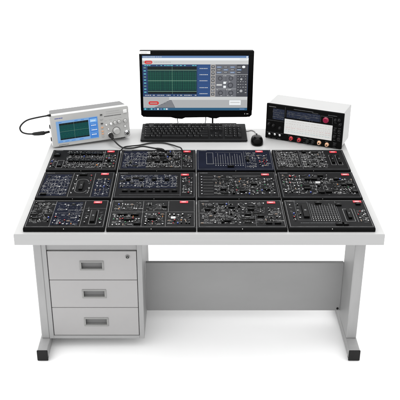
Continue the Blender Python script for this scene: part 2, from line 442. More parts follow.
LABELS = {
 (0,0): 'front left corner training board with blue middle panel and upright outlined chip at right',
 (1,0): 'charcoal front row training board, second from left, ruled into boxes with wide black chips',
 (2,0): 'front row training board, third from left, crowded with small black chips and white pads',
 (3,0): 'front right corner training board with long bar chip beside a matrix of white dots',
 (0,1): 'middle row leftmost training board with blue traced panel and white rounded slot outline',
 (1,1): 'middle row training board, second from left, blue traced band above a row of chips',
 (2,1): 'middle row training board, third from left, with a column of sockets at left',
 (3,1): 'middle row rightmost training board with scattered parts and red button at upper left',
 (0,2): 'back left corner training board below the oscilloscope with two rows of black chips',
 (1,2): 'back row training board under the cable ends, blue at left and dense traces',
 (2,2): 'blue black back row training board below the mouse with comb of white lines',
 (3,2): 'back right training board below the tester with winding traces and two long chips',
}

def board(ci, ri):
    X0, X1 = COLS[ci]; Y0, Y1 = ROWS[ri]
    w, d = X1-X0, Y1-Y0
    rng = random.Random(100 + ci*10 + ri)
    bd = thing('training_board', LABELS[ci, ri], 'circuit board', (X0, Y0, T), group='training boards laid out in three rows on the desk')
    # case with a raised face and low side walls
    b = MB('case')
    b.box(0, w, 0, d, .0005, TH-.0035)
    b.build('case', bd, bevel=0.002)
    base = 'pcbgrey' if (ci, ri) in ((1,0),(2,0),(3,0)) else ('pcbblue' if (ci, ri) == (2,2) else 'pcb')
    b = MB(base); b.box(.0015, w-.0015, .0015, d-.0015, TH-.0034, ZP); b.build('face_plate', bd, bevel=0.0012)
    # far hinge rail, thin lip along the back
    b = MB('case'); b.box(.004, w-.004, d+.0006, d+.012, .0005, .012); b.build('hinge_rail', bd, bevel=0.0015)
    for hx in (.5,):
        b = MB('pin'); b.cyl((w*hx, -.0002, .0155), 'y', .0016, .0016, 12); b.build('screw', bd)
    pr = MB(['ink', 'inkdim', 'inkgreen', 'white', 'red', 'padw'])
    m = .007
    pr.frame2(m, w-m, m+.002, d-m, .0012, ZP+.0002, ZP+.0005, 'ink' if ri == 0 else 'inkdim')
    dashes(pr, rng, m+.008, d-.014, .035, .0026, 'ink')
    zl, zh = ZP+.0002, ZP+.0005
    def blue(u0, u1, v0, v1):
        b = MB('pcbblue'); b.box(u0*w, u1*w, v0*d, v1*d, ZP+.00005, ZP+.00015); b.build('blue_field', bd)
    def rect(u0, u1, v0, v1): return (u0*w, u1*w, v0*d, v1*d)
    def vline(u, v0=.04, v1=.94, k='ink', lw=.0011): pr.line([(u*w, v0*d), (u*w, v1*d)], lw, zl, zh, k)
    def hline(v, u0=.03, u1=.97, k='ink', lw=.0011): pr.line([(u0*w, v*d), (u1*w, v*d)], lw, zl, zh, k)
    def block(u, v, sw, sd, h=.008):
        b = MB(['chip', 'inkdim']); b.box(-sw/2, sw/2, -sd/2, sd/2, 0, h); b.box(-sw*.2, sw*.2, -sd*.05, sd*.05, h, h+.0001, 1)
        OCC.append((u*w, v*d, sw/2, sd/2)); b.build('chip', bd, (u*w, v*d, ZP+.0001), bevel=.0008)
    OCC.clear(); todo = []
    OCC.append((LAB[ci, ri][0]-X0, LAB[ci, ri][1]-Y0, .018, .009))
    S = lambda r, nx, ny, mix, **k: todo.append((r, nx, ny, mix, k))
    key = (ci, ri)
    if key == (0,0):
        blue(.32, .66, .10, .92); vline(.315); vline(.69); hline(.52, .33, .68, 'inkdim')
        S(rect(.04,.30,.14,.90), 4, 5, 'dense', conn=.7); S(rect(.34,.68,.55,.88), 5, 2, 'line', conn=.7); S(rect(.34,.68,.08,.50), 6, 3, 'spot', conn=.5)
        block(.835, .36, .018, .10, .010); pr.frame2(.79*w, .885*w, .12*d, .62*d, .0012, zl, zh, 'ink'); S(rect(.72,.78,.1,.8), 1, 4, 'spot'); S(rect(.90,.96,.1,.6), 1, 3, 'spot')
        hline(.68, .71, .97, 'inkdim')
    elif key == (1,0):
        hline(.55, .03, .97); vline(.385, .04, .94); vline(.68, .55, .94); vline(.655, .04, .55)
        S(rect(.05,.37,.60,.90), 7, 2, 'spot'); S(rect(.40,.66,.60,.88), 5, 2, 'line'); S(rect(.05,.37,.06,.52), 7, 4, 'spot', conn=.4); S(rect(.41,.64,.08,.50), 5, 4, 'spot', conn=.5); S(rect(.68,.95,.10,.48), 5, 3, 'spot', conn=.4)
        block(.16, .45, .036, .016); block(.30, .44, .034, .018); block(.23, .27, .030, .018); block(.34, .13, .028, .018); block(.50, .30, .034, .020, .009); block(.63, .73, .022, .016)
        pr.box(.715*w, .765*w, .31*d, .36*d, ZP+.0002, ZP+.004, 'white')
    elif key == (2,0):
        S(rect(.04,.50,.10,.88), 8, 6, 'dense', conn=.5); S(rect(.50,.80,.10,.90), 5, 6, 'logic', conn=.5); S(rect(.80,.96,.10,.70), 3, 5, 'dense', conn=.5)
        vline(.37, .55, .94, 'inkdim'); vline(.66, .06, .5, 'inkdim')
        for u, v in ((.12,.62),(.40,.70),(.62,.62),(.58,.44),(.34,.22),(.80,.14),(.90,.14),(.72,.38)): block(u, v, .026, .014)
    elif key == (3,0):
        block(.235, .55, .022, .115, .010); pr.frame2(.13*w, .29*w, .26*d, .92*d, .0010, zl, zh, 'inkdim')
        S(rect(.05,.12,.2,.85), 1, 5, 'spot', conn=.2); S(rect(.14,.19,.3,.85), 1, 5, 'spot', conn=.2)
        for i in range(11):                     # comb of lines ending in dots
            x = (.31+.30*i/10)*w
            pr.line([(x, (.38)*d), (x, (.86-.030*(i % 4))*d)], .0009, zl, zh, 'ink')
            for j in range(3): pr.box(x-.0014, x+.0014, (.24+.06*j)*d, (.24+.06*j)*d+.0028, ZP+.0002, ZP+.0009, 'white')
        for j in range(5): hline(.45+.07*j, .31, .61, 'inkdim', .0008)
        block(.42, .86, .026, .020, .008); block(.60, .11, .034, .018, .008); block(.90, .82, .020, .016)
        pr.frame2(.69*w, .80*w, .22*d, .66*d, .0016, zl, zh, 'ink'); block(.745, .44, .014, .075, .010); block(.66, .80, .024, .022); vline(.63, .05, .94, 'inkdim'); vline(.83, .2, .66)
        S(rect(.85,.96,.18,.62), 3, 3, 'spot'); block(.66, .10, .026, .015)
        dashes(pr, rng, .15*w, .16*d, .45*w, .003, 'inkdim')
    elif key == (0,1):
        blue(.04, .40, .08, .90); blue(.74, .96, .05, .70)
        S(rect(.05,.40,.10,.86), 6, 5, 'line', conn=.85); vline(.425); vline(.725, .04, .94)
        P = []; cx, cy, rw, rh = .575*w, .45*d, .050*1, .075    # rounded slot outline
        for q in range(25):
            a = q*R(15); P.append((cx + .026*math.cos(a), cy + (.045 if math.sin(a) >= 0 else -.045) + .026*math.sin(a)))
        pr.line(P, .0016, zl, zh, 'ink'); block(.575, .42, .016, .08, .009)
        S(rect(.44,.50,.1,.9), 1, 4, 'spot'); S(rect(.65,.71,.1,.9), 1, 4, 'spot'); S(rect(.76,.96,.08,.75), 3, 4, 'spot'); block(.10, .12, .026, .014); block(.56, .87, .034, .016)
    elif key == (1,1):
        blue(.05, .76, .36, .88)
        S(rect(.05,.78,.38,.88), 13, 4, 'line', conn=.85)
        for i in range(7): block(.14+.10*i, .24, .024, .014)
        for i in range(4): block(.16+.16*i, .68, .020, .022)
        hline(.12, .08, .80, 'inkdim'); S(rect(.83,.96,.12,.78), 3, 4, 'spot', conn=.3); vline(.81, .08, .92, 'inkdim')
    elif key == (2,1):
        for j in range(7):
            put(JACK, 'socket', bd, (.06*w, (.14+.11*j)*d, ZP)); pr.line([(.08*w, (.14+.11*j)*d), (.20*w, (.14+.11*j)*d)], .0009, zl, zh, 'ink')
        S(rect(.20,.46,.10,.86), 4, 5, 'dense', conn=.5); S(rect(.46,.96,.10,.76), 8, 5, 'spot', conn=.6); hline(.84, .45, .80); hline(.80, .45, .75, 'inkdim')
        for u, v in ((.32,.3),(.55,.22),(.70,.5),(.85,.3)): block(u, v, .026, .016)
    elif key == (3,1):
        S(rect(.04,.30,.12,.88), 5, 5, 'spot', conn=.6); S(rect(.30,.66,.12,.88), 6, 5, 'power', conn=.5); S(rect(.66,.96,.12,.74), 6, 5, 'logic', conn=.5)
        put(SWS['red'], 'push_button', bd, (.16*w, .78*d, ZP), sc=(1.7,1.7,1.5)); put(SWS['red'], 'push_button', bd, (.14*w, .55*d, ZP))
        for u, v in ((.82,.48),(.90,.50),(.75,.70),(.93,.22)): block(u, v, .024, .020)
    elif key == (0,2):
        block(.095, .70, .028, .030, .010); pr.frame2(.13*w, .22*w, .10*d, .46*d, .0014, zl, zh, 'ink'); block(.175, .2, .02, .03); S(rect(.03,.12,.1,.55), 2, 3, 'spot')
        for i in range(6): block(.30+.085*i, .76, .022, .022)
        for i in range(6): block(.32+.085*i, .42, .024, .024)
        S(rect(.24,.78,.08,.92), 11, 6, 'line', conn=.8, lw=.0012); S(rect(.80,.97,.10,.74), 3, 4, 'spot'); vline(.785, .06, .94); put(KNOB, 'knob', bd, (.87*w, .42*d, ZP), sc=(1.6,1.6,1.4))
        put(LEDS['orange'], 'lamp', bd, (.71*w, .22*d, ZP), sc=(1.3,)*3)
    elif key == (1,2):
        blue(.04, .36, .08, .92)
        S(rect(.05,.36,.12,.86), 6, 4, 'line', conn=.8); S(rect(.36,.80,.10,.92), 11, 6, 'dense', conn=.95, lw=.0014)
        for u in (.45,.55,.66): block(u, .70, .022, .026)
        for u in (.50,.60): block(u, .40, .026, .026)
        S(rect(.83,.96,.1,.72), 3, 4, 'spot', conn=.3); vline(.815, .06, .94, 'inkdim')
    elif key == (2,2):
        pr.frame2(.13*w, .22*w, .28*d, .84*d, .0013, zl, zh, 'ink')
        for i in range(12):
            x = (.25+.032*i)*w; yb = (.24+.012*(i % 5))*d
            pr.line([(x, yb), (x, (.62+.20*abs(math.sin(i*1.3)))*d)], .0010, zl, zh, 'ink')
            pr.box(x-.0015, x+.0015, (.22)*d-.003, .22*d, ZP+.0002, ZP+.0008, 'white')
        hline(.86, .25, .60, 'inkdim'); hline(.30, .13, .62, 'inkdim'); block(.44, .14, .030, .012); block(.67, .50, .014, .050); vline(.63, .1, .9, 'inkdim')
        S(rect(.65,.78,.10,.88), 3, 5, 'line', conn=.7); S(rect(.80,.94,.12,.74), 3, 4, 'spot', conn=.3)
        for i in range(3): put(LEDS['red'], 'lamp', bd, ((.83+.04*i)*w, .38*d, ZP))
    elif key == (3,2):
        S(rect(.04,.36,.10,.90), 7, 6, 'line', conn=.95, lw=.0015); vline(.37, .06, .94, 'inkdim'); S(rect(.38,.50,.10,.90), 3, 6, 'line', conn=.8)
        S(rect(.50,.72,.10,.90), 5, 6, 'dense', conn=.9)
        for u in (.80, .89): block(u, .48, .014, .085, .009); pr.frame2(u*w-.011, u*w+.011, .24*d, .72*d, .0010, zl, zh, 'ink')
        block(.44, .86, .02, .02)
    for r_, nx, ny, mix, k_ in todo: schematic(bd, pr, rng, r_, nx, ny, MIXES[mix], **k_)
    pr.build('printed_circuit', bd)
    # red maker's tag with unreadable pale marks
    lx, ly = LAB[key]; lx -= X0; ly -= Y0
    ly = min(ly, d-.012)
    b = MB(['tagred', 'tagwhite']); b.box(-.0175, .0175, -.0085, .0085, 0, .0022, 0)
    e = -.010
    for l in (.004, .005, .004, .003): b.box(e, e+l-.0012, -.004, .004, .0022, .0024, 1); e += l+.001
    b.build('name_tag', bd, (lx, ly, ZP+.0006), bevel=.0006)
for ri in range(3):
    for ci in range(4): board(ci, ri)

# ------------------------------------------------------------------ oscilloscope
SW, SH, SD = .405, .178, .125
sc = thing('oscilloscope', 'ivory benchtop oscilloscope with green waveform on its screen', 'oscilloscope', (-.700, .893, T), (R(-3.0), R(-1.6), R(18.2)))
b = MB('ivory')     # front moulding
P = []
for (cx, cz, a0) in ((.010,.016,180),(SW-.014,.016,270),(SW-.014,SH-.016,0),(.010,SH-.016,90)):
    for q in range(6): a = R(a0+q*18); P.append((cx+.010*math.cos(a), cz+.010*math.sin(a)))
b.ngon(P, 0, .028)
b.build('front_panel', sc, bevel=.003, seg=3)
b = MB('scopegrey')
b.add([(.006,.0282,.010),(SW-.008,.0282,.010),(SW-.008,.0282,SH-.008),(.006,.0282,SH-.008),
       (.016,SD,.014),(SW-.018,SD,.014),(SW-.018,SD,SH-.014),(.016,SD,SH-.014)],
      [(0,1,2,3),(7,6,5,4),(0,4,5,1),(1,5,6,2),(2,6,7,3),(3,7,4,0)])
b.build('cover', sc, bevel=.006, seg=3)
b = MB('recess')
for i in range(3): b.box(.03+.022*i, .044+.022*i, .048, .056, SH-.0105, SH-.0093)
b.build('vent', sc)
for fx in (.03, SW-.05):
    for fy in (.012, SD-.03):
        b = MB('rubber'); b.box(fx, fx+.022, fy, fy+.014, -.001 + (0 if fy < .05 else .0058*1.0), .0128); b.build('foot', sc, bevel=.001)
# screen
U = lambda u: u*SW
V = lambda v: (1-v)*SH
b = MB('e_sframe'); b.box(U(.070), U(.588), -.0022, -.0002, V(.86), V(.225)); scr = b.build('screen', sc, bevel=.0008)
b = MB('e_steal'); b.box(U(.105), U(.470), -.0030, -.0024, V(.775), V(.292)); b.build('trace_area', scr)
b = MB(['e_black', 'e_green', 'e_wave', 'e_lime'])
gx0, gx1, gz0, gz1 = U(.105), U(.470), V(.775), V(.292)
b.box(gx0, gx1, -.0033, -.0031, gz1-.010, gz1, 0); b.box(gx0, gx1, -.0033, -.0031, gz0, gz0+.007, 0)
for i in range(1, 10):
    x = gx0+(gx1-gx0)*i/10; b.box(x-.00035, x+.00035, -.0035, -.0034, gz0, gz1, 3 if i == 5 else 1)
for i in range(1, 8):
    z = gz0+(gz1-gz0)*i/8; b.box(gx0, gx1, -.0037, -.0036, z-.00035, z+.00035, 3 if i == 4 else 1)
pts = []
for i in range(60):
    x = gx0+.003+(gx1-gx0-.006)*i/59; z = (gz0+gz1)/2+.006+.006*math.sin(i*.9); pts.append((x, z))
for (xa, za), (xb, zb) in zip(pts, pts[1:]): b.add([(xa,-.004,za-.0006),(xb,-.004,zb-.0006),(xb,-.004,zb+.0006),(xa,-.004,za+.0006)], [(0,1,2,3)], 2)
for (xa, za), (xb, zb) in zip(pts, pts[1:]): b.add([(xa,-.0042,za-.0246),(xb,-.0042,za-.0246),(xb,-.0042,za-.0236),(xa,-.0042,za-.0236)], [(0,1,2,3)], 2)
b.build('waveform', scr)
b = MB('e_menu'); b.box(U(.480), U(.583), -.0030, -.0024, V(.84), V(.24)); b.build('menu_column', scr)
b = MB(['e_menu', 'e_sky', 'e_white'])
rng = random.Random(7)
for i in range(4):
    z1 = .275+.135*i; b.box(U(.490), U(.575), -.0034, -.0031, V(z1+.10), V(z1), 1 if i in (0,) else 0)
    b.box(U(.492), U(.575), -.0034, -.0031, V(z1+.012), V(z1), 1)
    e = U(.50)
    while e < U(.56): l = rng.uniform(.002,.006); b.box(e, e+l, -.0038, -.0035, V(z1+.07), V(z1+.045), 2); e += l+.0015
for u0 in (.08,.16,.24,.34): b.box(U(u0), U(u0+.05), -.0028, -.0024, V(.835), V(.815), 0)
for u0 in (.10,.30,.38): b.box(U(u0), U(u0+.04), -.0028, -.0024, V(.27), V(.25), 0)
b.build('menu_display', scr)
# printed marks on the front
b = MB(['darkgrey', 'knobgrey', 'blue'])
rng = random.Random(3)
def fdash(bb, x, z, w, h, k, y=-.0006, lo=.001, hi=.004):
    e = x
    while e < x+w: l = min(rng.uniform(lo,hi), x+w-e); bb.box(e, e+l, y, -.0001, z, z+h, k); e += l+.0011
b2 = MB(['darkgrey','knobgrey','blue']); fdash(b2, U(.06), V(.15), .040, .004, 2); b2.build('maker_print', sc); fdash(b, U(.08), V(.93), .05, .0025, 0)
fdash(b, U(.675), V(.275), .088, .0035, 0); fdash(b, U(.70), V(.14), .07, .0022, 1); fdash(b, U(.70), V(.20), .08, .002, 1)
for u, v in ((.69,.40),(.75,.39),(.82,.37),(.88,.36),(.70,.63),(.78,.60),(.92,.60),(.92,.95),(.72,.95),(.80,.90)): fdash(b, U(u)-.006, V(v), .013, .0018, 1)
for v in (.25,.36,.52,.64,.75): fdash(b, U(.62), V(v), .012, .0016, 1)
b.build('front_lettering', sc)
for v, m in ((.20,'darkgrey'),(.33,'knobgrey'),(.46,'darkgrey'),(.58,'tan'),(.69,'tan'),(.765,'tan'),(.838,'knobgrey')):
    b = MB(m); b.box(-.0055, .0055, -.004, -.0002, -.0035, .0035); b.build('button', sc, (U(.638), 0, V(v)), bevel=.001)
for u, v, r, h, m in ((.693,.515,.0048,.006,'white'),(.752,.498,.0062,.010,'white'),(.803,.48,.0075,.014,'ivory'),(.856,.461,.0075,.014,'ivory'),(.936,.466,.0082,.014,'ivory'),(.815,.727,.0165,.018,'ivory'),(.715,.65,.004,.005,'white'),(.93,.63,.005,.006,'white')):
    b = MB([m, 'scopegrey']); b.prof((0,-.0001,0), 'y', [(0,r*1.22),(.0009,r*1.22)], 28, 1); b.prof((0,-.0011,0), 'y', [(0,r*1.08),(.001,r*1.08),(.002,r),(h-.001,r*.92),(h,r*.80)], 28)  # wider dark disc behind each knob paints in the shading around it
    b.box(-.0005, .0005, -h-.0006, -h-.0001, r*.2, r*.75, 1)
    b.build('knob', sc, (U(u), 0, V(v)))
b = MB('white'); b.box(-.010, .010, -.006, -.0002, -.009, .009); b.build('button', sc, (U(.943), 0, V(.185)), bevel=.003)
for u, v in ((.734,.833),(.946,.833)):
    b = MB(['chrome', 'hole', 'darkgrey']); b.prof((0,-.0002,0), 'y', [(0,.0135),(.002,.0135),(.003,.0095),(.016,.0095),(.017,.0085)], 24)
    b.prof((0,-.0173,0), 'y', [(0,.0065),(.0004,.0065)], 18, 1); b.prof((0,-.0180,0), 'y', [(0,.0018),(.0006,.0016)], 10, 0)
    b.build('input_socket', sc, (U(u), 0, V(v)))
for v in (.37, .74):
    b = MB(['rubber']); b.prof((0,0,0), 'x', [(0,.011),(.003,.011),(.0045,.008)], 18); b.build('side_socket', sc, (.0005, .014, V(v)))

scope_m = Matrix.Translation((-.700, .893, T)) @ Matrix.Rotation(R(18.2), 4, 'Z') @ Matrix.Rotation(R(-1.6), 4, 'Y') @ Matrix.Rotation(R(-3), 4, 'X')
def SP(x, y, z): return tuple(scope_m @ Vector((x, y, z)))

# lead looping out of the oscilloscope's left side
ld = thing('power_lead', 'short stiff black lead looping out from the left side of the oscilloscope', 'cable', (-.7103, .90, .875))
loop = [(-.702,.905,.8735),(-.7180,.902,.873),(-.778,.90,.8619),(-.818,.90,.8500),(-.8440,.90,.8310),(-.8575,.90,.8091),(-.8500,.90,.7880),(-.826,.90,.7785),(-.795,.90,.7770)]
off = Vector((-.7103,.90,.875))
b = MB('cable'); b.tube([p-off for p in spline(loop, 10)], .0042, 12); b.build('flex', ld)
pp = [(-.800,.90,.7770),(-.790,.90,.7775),(-.770,.90,.779),(-.750,.90,.7815),(-.738,.90,.7830),(-.7375,.90,.7831),(-.728,.902,.785),(-.712,.905,.7875)]
b = MB('rubber'); b.tube([Vector(p)-off for p in pp], .008, 14, radii=[.005,.0085,.0098,.0105,.0098,.0070,.0062,.0055]); b.build('plug', ld)
b = MB('rubber'); b.tube([Vector(p)-off for p in ((-.7195,.902,.8732),(-.708,.904,.8742),(-.700,.906,.8742))], .006, 12, radii=[.0045,.0065,.0065]); b.build('strain_relief', ld)

# probe lead from the front socket and second lead in an arch over it
p0 = SP(U(.734), -.020, V(.833)); p1 = SP(U(.734), -.055, V(.833)-.006)
pl = thing('probe_lead', 'black probe lead running from the oscilloscope front socket to the boards', 'cable', p0)
o0 = Vector(p0)
b = MB('rubber')
b.tube([Vector(q)-o0 for q in (SP(U(.734),-.003,V(.833)), SP(U(.734),-.024,V(.833)), SP(U(.734),-.030,V(.833)), p1)], .011, 16, radii=[.0118,.0118,.0085,.006]); b.build('plug', pl)
cpts = [p1, (-.372,.905,.716), (-.345,.887,.708), (-.300,.882,.709), (-.250,.872,.722), (-.205,.842,.7275), (-.175,.826,.7285)]
b = MB('cable'); b.tube([p-o0 for p in spline([SP(U(.734),-.050,V(.833)-.005)]+cpts, 10)], .0039, 12); b.build('flex', pl)
b = MB('rubber'); b.tube([Vector(q)-o0 for q in ((-.182,.829,.7280),(-.172,.825,.7288),(-.152,.818,.7290),(-.142,.814,.7270),(-.138,.812,.7215))], .005, 12, radii=[.0045,.0058,.0058,.0048,.003]); b.build('clip', pl)
al = MB('cable')
apts = [(-.352,.800,.7290),(-.338,.845,.7290),(-.310,.880,.720),(-.268,.925,.7065),(-.215,.955,.7055),(-.150,.958,.7055),(-.105,.930,.7065),(-.075,.880,.717),(-.058,.835,.7290),(-.050,.800,.7295)]
o1 = Vector((-.215,.938,.7)); al.tube([p-o1 for p in spline(apts, 10)], .0034, 12)
ao = al.build('patch_lead', None, tuple(o1)); tag(ao, 'thin black patch lead arching behind the second back row board in front of the keyboard', 'cable')

# ------------------------------------------------------------------ monitor
MW, MH = .5817, .3565
mo = thing('monitor', 'wide black computer monitor showing a waveform program', 'monitor', (-.2702, 1.12, T))
MZ = .0825
X = lambda px: (px-141)/113*MW
Z = lambda py: MZ + (117-py)/66*MH
sx0, sx1, sz0, sz1 = X(144.0), X(248.6), Z(109.8), Z(55.9)
b = MB('gloss')
def rr(x0, x1, z0, z1, r):
    P = []
    for cx, cz, a0 in ((x0+r,z0+r,180),(x1-r,z0+r,270),(x1-r,z1-r,0),(x0+r,z1-r,90)):
        for q in range(5): a = R(a0+q*22.5); P.append((cx+r*math.cos(a), cz+r*math.sin(a)))
    return P
# bezel ring around the screen
outer = rr(0, MW, MZ, MZ+MH, .008)
b.ngon([(0.002,MZ+.012),(.012,MZ+.003),(.03,MZ)] + [(MW*.27,MZ-.001),(MW*.31,MZ-.0075),(MW*.37,MZ-.0105),(MW*.40,MZ-.003),(MW*.6,MZ-.001),(MW*.64,MZ-.007),(MW*.68,MZ-.008),(MW*.71,MZ-.001)] + [(MW-.03,MZ),(MW-.012,MZ+.003),(MW-.002,MZ+.012),(MW,MZ+MH-.006),(MW-.006,MZ+MH),(.006,MZ+MH),(0,MZ+MH-.006)], .004, .020)
b.build('housing', mo, bevel=.0015)
b = MB('gloss')
b.box(.001, sx0, .0, .0035, sz0-.0001, sz1+.0001); b.box(sx1, MW-.001, 0, .0035, sz0-.0001, sz1+.0001)
b.box(.001, MW-.001, 0, .0035, sz1+.0003, MZ+MH-.001); b.box(.012, MW-.012, 0, .0035, MZ+.003, sz0-.0003); 
b.build('bezel', mo, bevel=.001)
b = MB('matblack'); b.box(.05, MW-.05, .0202, .042, MZ+.04, MZ+MH-.05); b.build('rear_cover', mo, bevel=.008, seg=3)
b = MB('matblack'); xx = X(214.2); b.prof((xx, .046, -.055), 'z', [(0,.0045),(MZ+.155,.0045)], 16); st = b.build('stand', mo)
b = MB('matblack'); b.box(xx-.014, xx+.014, .0265, .0405, .0005, .008); b.build('desk_clamp', st, bevel=.002)
b = MB('white'); b.box(X(140.3), X(152.2), -.0012, -.0002, Z(54.0), Z(51.3)); stk = b.build('sticker', mo)
b = MB(['knobgrey', 'green', 'red']); fd = 0
rng = random.Random(5)
fdash(b, X(143), Z(53.2), .030, .0022, 0, y=-.0018); b2 = b
b.v = [(x, y if y < -.0005 else -.0013, z) for x, y, z in b.v]; b.build('sticker_print', stk)
b = MB('knobgrey'); b.box(X(246), X(246.6), -.0008, -.0001, Z(113.8), Z(112.6)); b.box(X(248), X(250), -.0008, -.0001, Z(113.6), Z(112.9)); b.build('bezel_mark', mo)

b = MB('e_navy'); b.box(sx0, sx1, .0012, .0034, sz0, sz1); scn = b.build('screen', mo)
sm = ['e_black','e_navy','e_blue','e_white','e_grey','e_light','e_tan','e_dark','e_mid','e_red','e_green','e_wave','e_lime','e_task','e_aqua','e_title','e_teal']
L = [0]
def draw(b, ax, ay, bx, by, k, lay):
    y = .0011 - lay*.00012
    b.box(X(ax), X(bx), y, y+.00006, Z(by), Z(ay), k)
b = MB(sm)
draw(b, 144,55.9,248.6,58.0,'e_title',1); draw(b, 144,58.0,248.6,60.3,'e_white',1); draw(b,144,60.3,248.6,64.2,'e_light',1)
rng = random.Random(12)
x = 145.0
while x < 156: l = rng.uniform(.4,1.4); draw(b, x,56.6,x+l,57.3,'e_light',2); x += l+.35
for k in range(3): draw(b, 158+k*2,56.6,159+k*2,57.3,'e_light',2)
draw(b, 246.4,56.4,248.0,57.6,'e_white',2)
draw(b, 240,58.6,247,59.3,'e_light',2)
x = 156
while x < 172: l = rng.uniform(.4,1.4); draw(b, x,61.6,x+l,62.4,'e_grey',2); x += l+.4
draw(b, 144.6,61.0,146.2,63.2,'e_tan',2)
P = rr(X(146.2), X(154.0), Z(63.6), Z(60.5), (Z(60.5)-Z(63.6))*.48); b.ngon(P, .0007, .0008, 'e_red')
x = 148.0
while x < 152.4: l = rng.uniform(.4,.9); draw(b, x,61.6,x+l,62.5,'e_tan',4); x += l+.25
draw(b, 144,96.0,248.6,107.2,'e_grey',1); draw(b, 170,96.2,248.4,99.2,'e_light',2)
draw(b, 144,107.2,248.6,109.8,'e_task',1)
for i, c in enumerate(('e_aqua','e_green','e_aqua','e_title','e_white','e_title','e_aqua','e_title')): draw(b, 145+i*3.2,107.8,146.6+i*3.2,109.2,c,2)
draw(b, 166.5,107.8,168.2,109.2,'e_white',2); draw(b, 241,108,246,109,'e_title',2)
b.ngon([(X(154.5),Z(107.1)),(X(176),Z(107.1)),(X(172.5),Z(99.6)),(X(170.5),Z(99.6))], .00075, .0008, 'e_mid')
for i in range(5):
    z = Z(106.2-i*1.3); b.box(X(157+i*3.0), X(175-i*.5), .00066, .00072, z, z+.0018, 'e_grey')
P = rr(X(149.2), X(159.6), Z(104.2), Z(100.6), (Z(100.6)-Z(104.2))*.48); b.ngon(P, .0007, .0008, 'e_red')
x = 151
while x < 157.6: l = rng.uniform(.5,1.1); draw(b, x,101.8,x+l,103.1,'e_tan',4); x += l+.3
draw(b, 230.5,99.6,242,104.4,'e_white',3); draw(b, 231.5,101.2,241,102.4,'e_light',4)
b.build('window_frame', scn)
b = MB(sm)
draw(b, 149.0,66.2,197.6,93.2,'e_black',2); draw(b, 149.0,69.8,197.6,90.6,'e_teal',3)
for i in range(62):
    x = 149.6+i*.775; h = 9.6 if i % 2 else 8.8
    draw(b, x, 80.1-h, x+.36, 80.1+h, 'e_green' if i % 3 else 'e_wave', 4)
for y in (69.5, 79.9, 90.5): draw(b, 149,y,197.6,y+.45,'e_lime',6)
for y in (72.2,74.8,77.3,82.6,85.2,87.8): draw(b, 149,y,197.6,y+.18,'e_teal',6)
for i in range(1, 10): draw(b, 149+i*4.86,66.2,149.2+i*4.86,93.2,'e_lime' if i == 5 else 'e_teal',5)
x = 146
while x < 197:
    l = rng.uniform(.5,2.2)
    if rng.random() < .55: draw(b, x,64.9,x+l,65.6,'e_aqua',3)
    if rng.random() < .65: draw(b, x,94.2,x+l,94.9,'e_light',3)
    x += l+.5
for y in range(9): draw(b, 145.2,67+y*3.0,147.4,67.9+y*3.0,'e_aqua' if y % 3 else 'e_lime',3)
b.build('waveform_view', scn)
b = MB(sm)
draw(b, 198.6,64.5,210.8,96,'e_blue',2)
for i, y in enumerate((67.8,73.8,79.8,86.6,92.6)):
    x = 200.5
    while x < 208: l = rng.uniform(.4,1.3); draw(b, x,y,x+l,y+.7,'e_light',3); x += l+.35
    draw(b, 198.6,y+2.4,210.8,y+2.7,'e_navy',3)
draw(b, 211.2,64.3,216.4,96,'e_tan',2)
for i in range(9): draw(b, 212.2,65.2+i*3.4,215.4,67.6+i*3.4,'e_dark' if i not in (5,7) else 'e_mid',3); draw(b, 213,66+i*3.4,214.6,66.7+i*3.4,'e_light',4)
b.build('channel_menu', scn)
b = MB(sm)
draw(b, 216.6,64.3,248.4,96,'e_mid',2); draw(b, 237.2,64.3,248.4,96,'e_dark',3)
for i in range(4):
    for j in range(3):
        draw(b, 217.6+i*6.6,66.2+j*2.6,222.0+i*6.6,67.4+j*2.6,'e_dark' if (i+j) % 2 else 'e_title',4)
        draw(b, 218.0+i*6.6,66.5+j*2.6,221.2+i*6.6,66.9+j*2.6,'e_light',5)
P = [(X(244)+.0085*math.cos(a*R(30)), Z(66.6)+.0065*math.sin(a*R(30))) for a in range(12)]; b.ngon(P, .0004, .0005, 'e_white')
draw(b, 216.6,73.8,248.4,74.2,'e_grey',4); draw(b, 216.6,88,237,88.4,'e_grey',4); draw(b, 226.6,74.4,226.9,95.6,'e_dark',4)
for cx, cy, r in ((221,77.8,2.3),(231.6,77.8,2.3),(231.2,84.6,2.9),(221.5,92.2,2.5),(231.8,92.2,2.6),(242,90.2,2.4),(242,78.6,1.8)):
    rad = r/113*MW
    b.ngon([(X(cx)+rad*math.cos(a*R(20)), Z(cy)+rad*math.sin(a*R(20))) for a in range(18)], .00045, .0005, 'e_dark')
    b.ngon([(X(cx)+rad*.6*math.cos(a*R(20)), Z(cy)+rad*.6*math.sin(a*R(20))) for a in range(18)], .00035, .0004, 'e_mid' if cx < 240 else 'e_grey')
draw(b, 224.2,81.0,226.8,83.2,'e_white',7); draw(b, 224.2,85.0,226.8,87.2,'e_white',7); draw(b, 217.4,83.4,222.8,85.0,'e_light',7)
for i in range(4):
    for j in range(7):
        x = 238.3+i*2.5; y = 75.4+j*2.7
        if not (abs(x-241.5) < 2.6 and (abs(y-90) < 3 or abs(y-78.6) < 2.2)): draw(b, x,y,x+rng.uniform(.5,1.7),y+.5,'e_grey' if (i+j) % 3 else 'e_light',6)
for i in range(14):
    x = rng.uniform(217.5,235); y = rng.choice((75,81,88.8,94.6)); draw(b, x,y,x+rng.uniform(.6,2),y+.5,'e_light',6)
b.build('control_panel', scn)
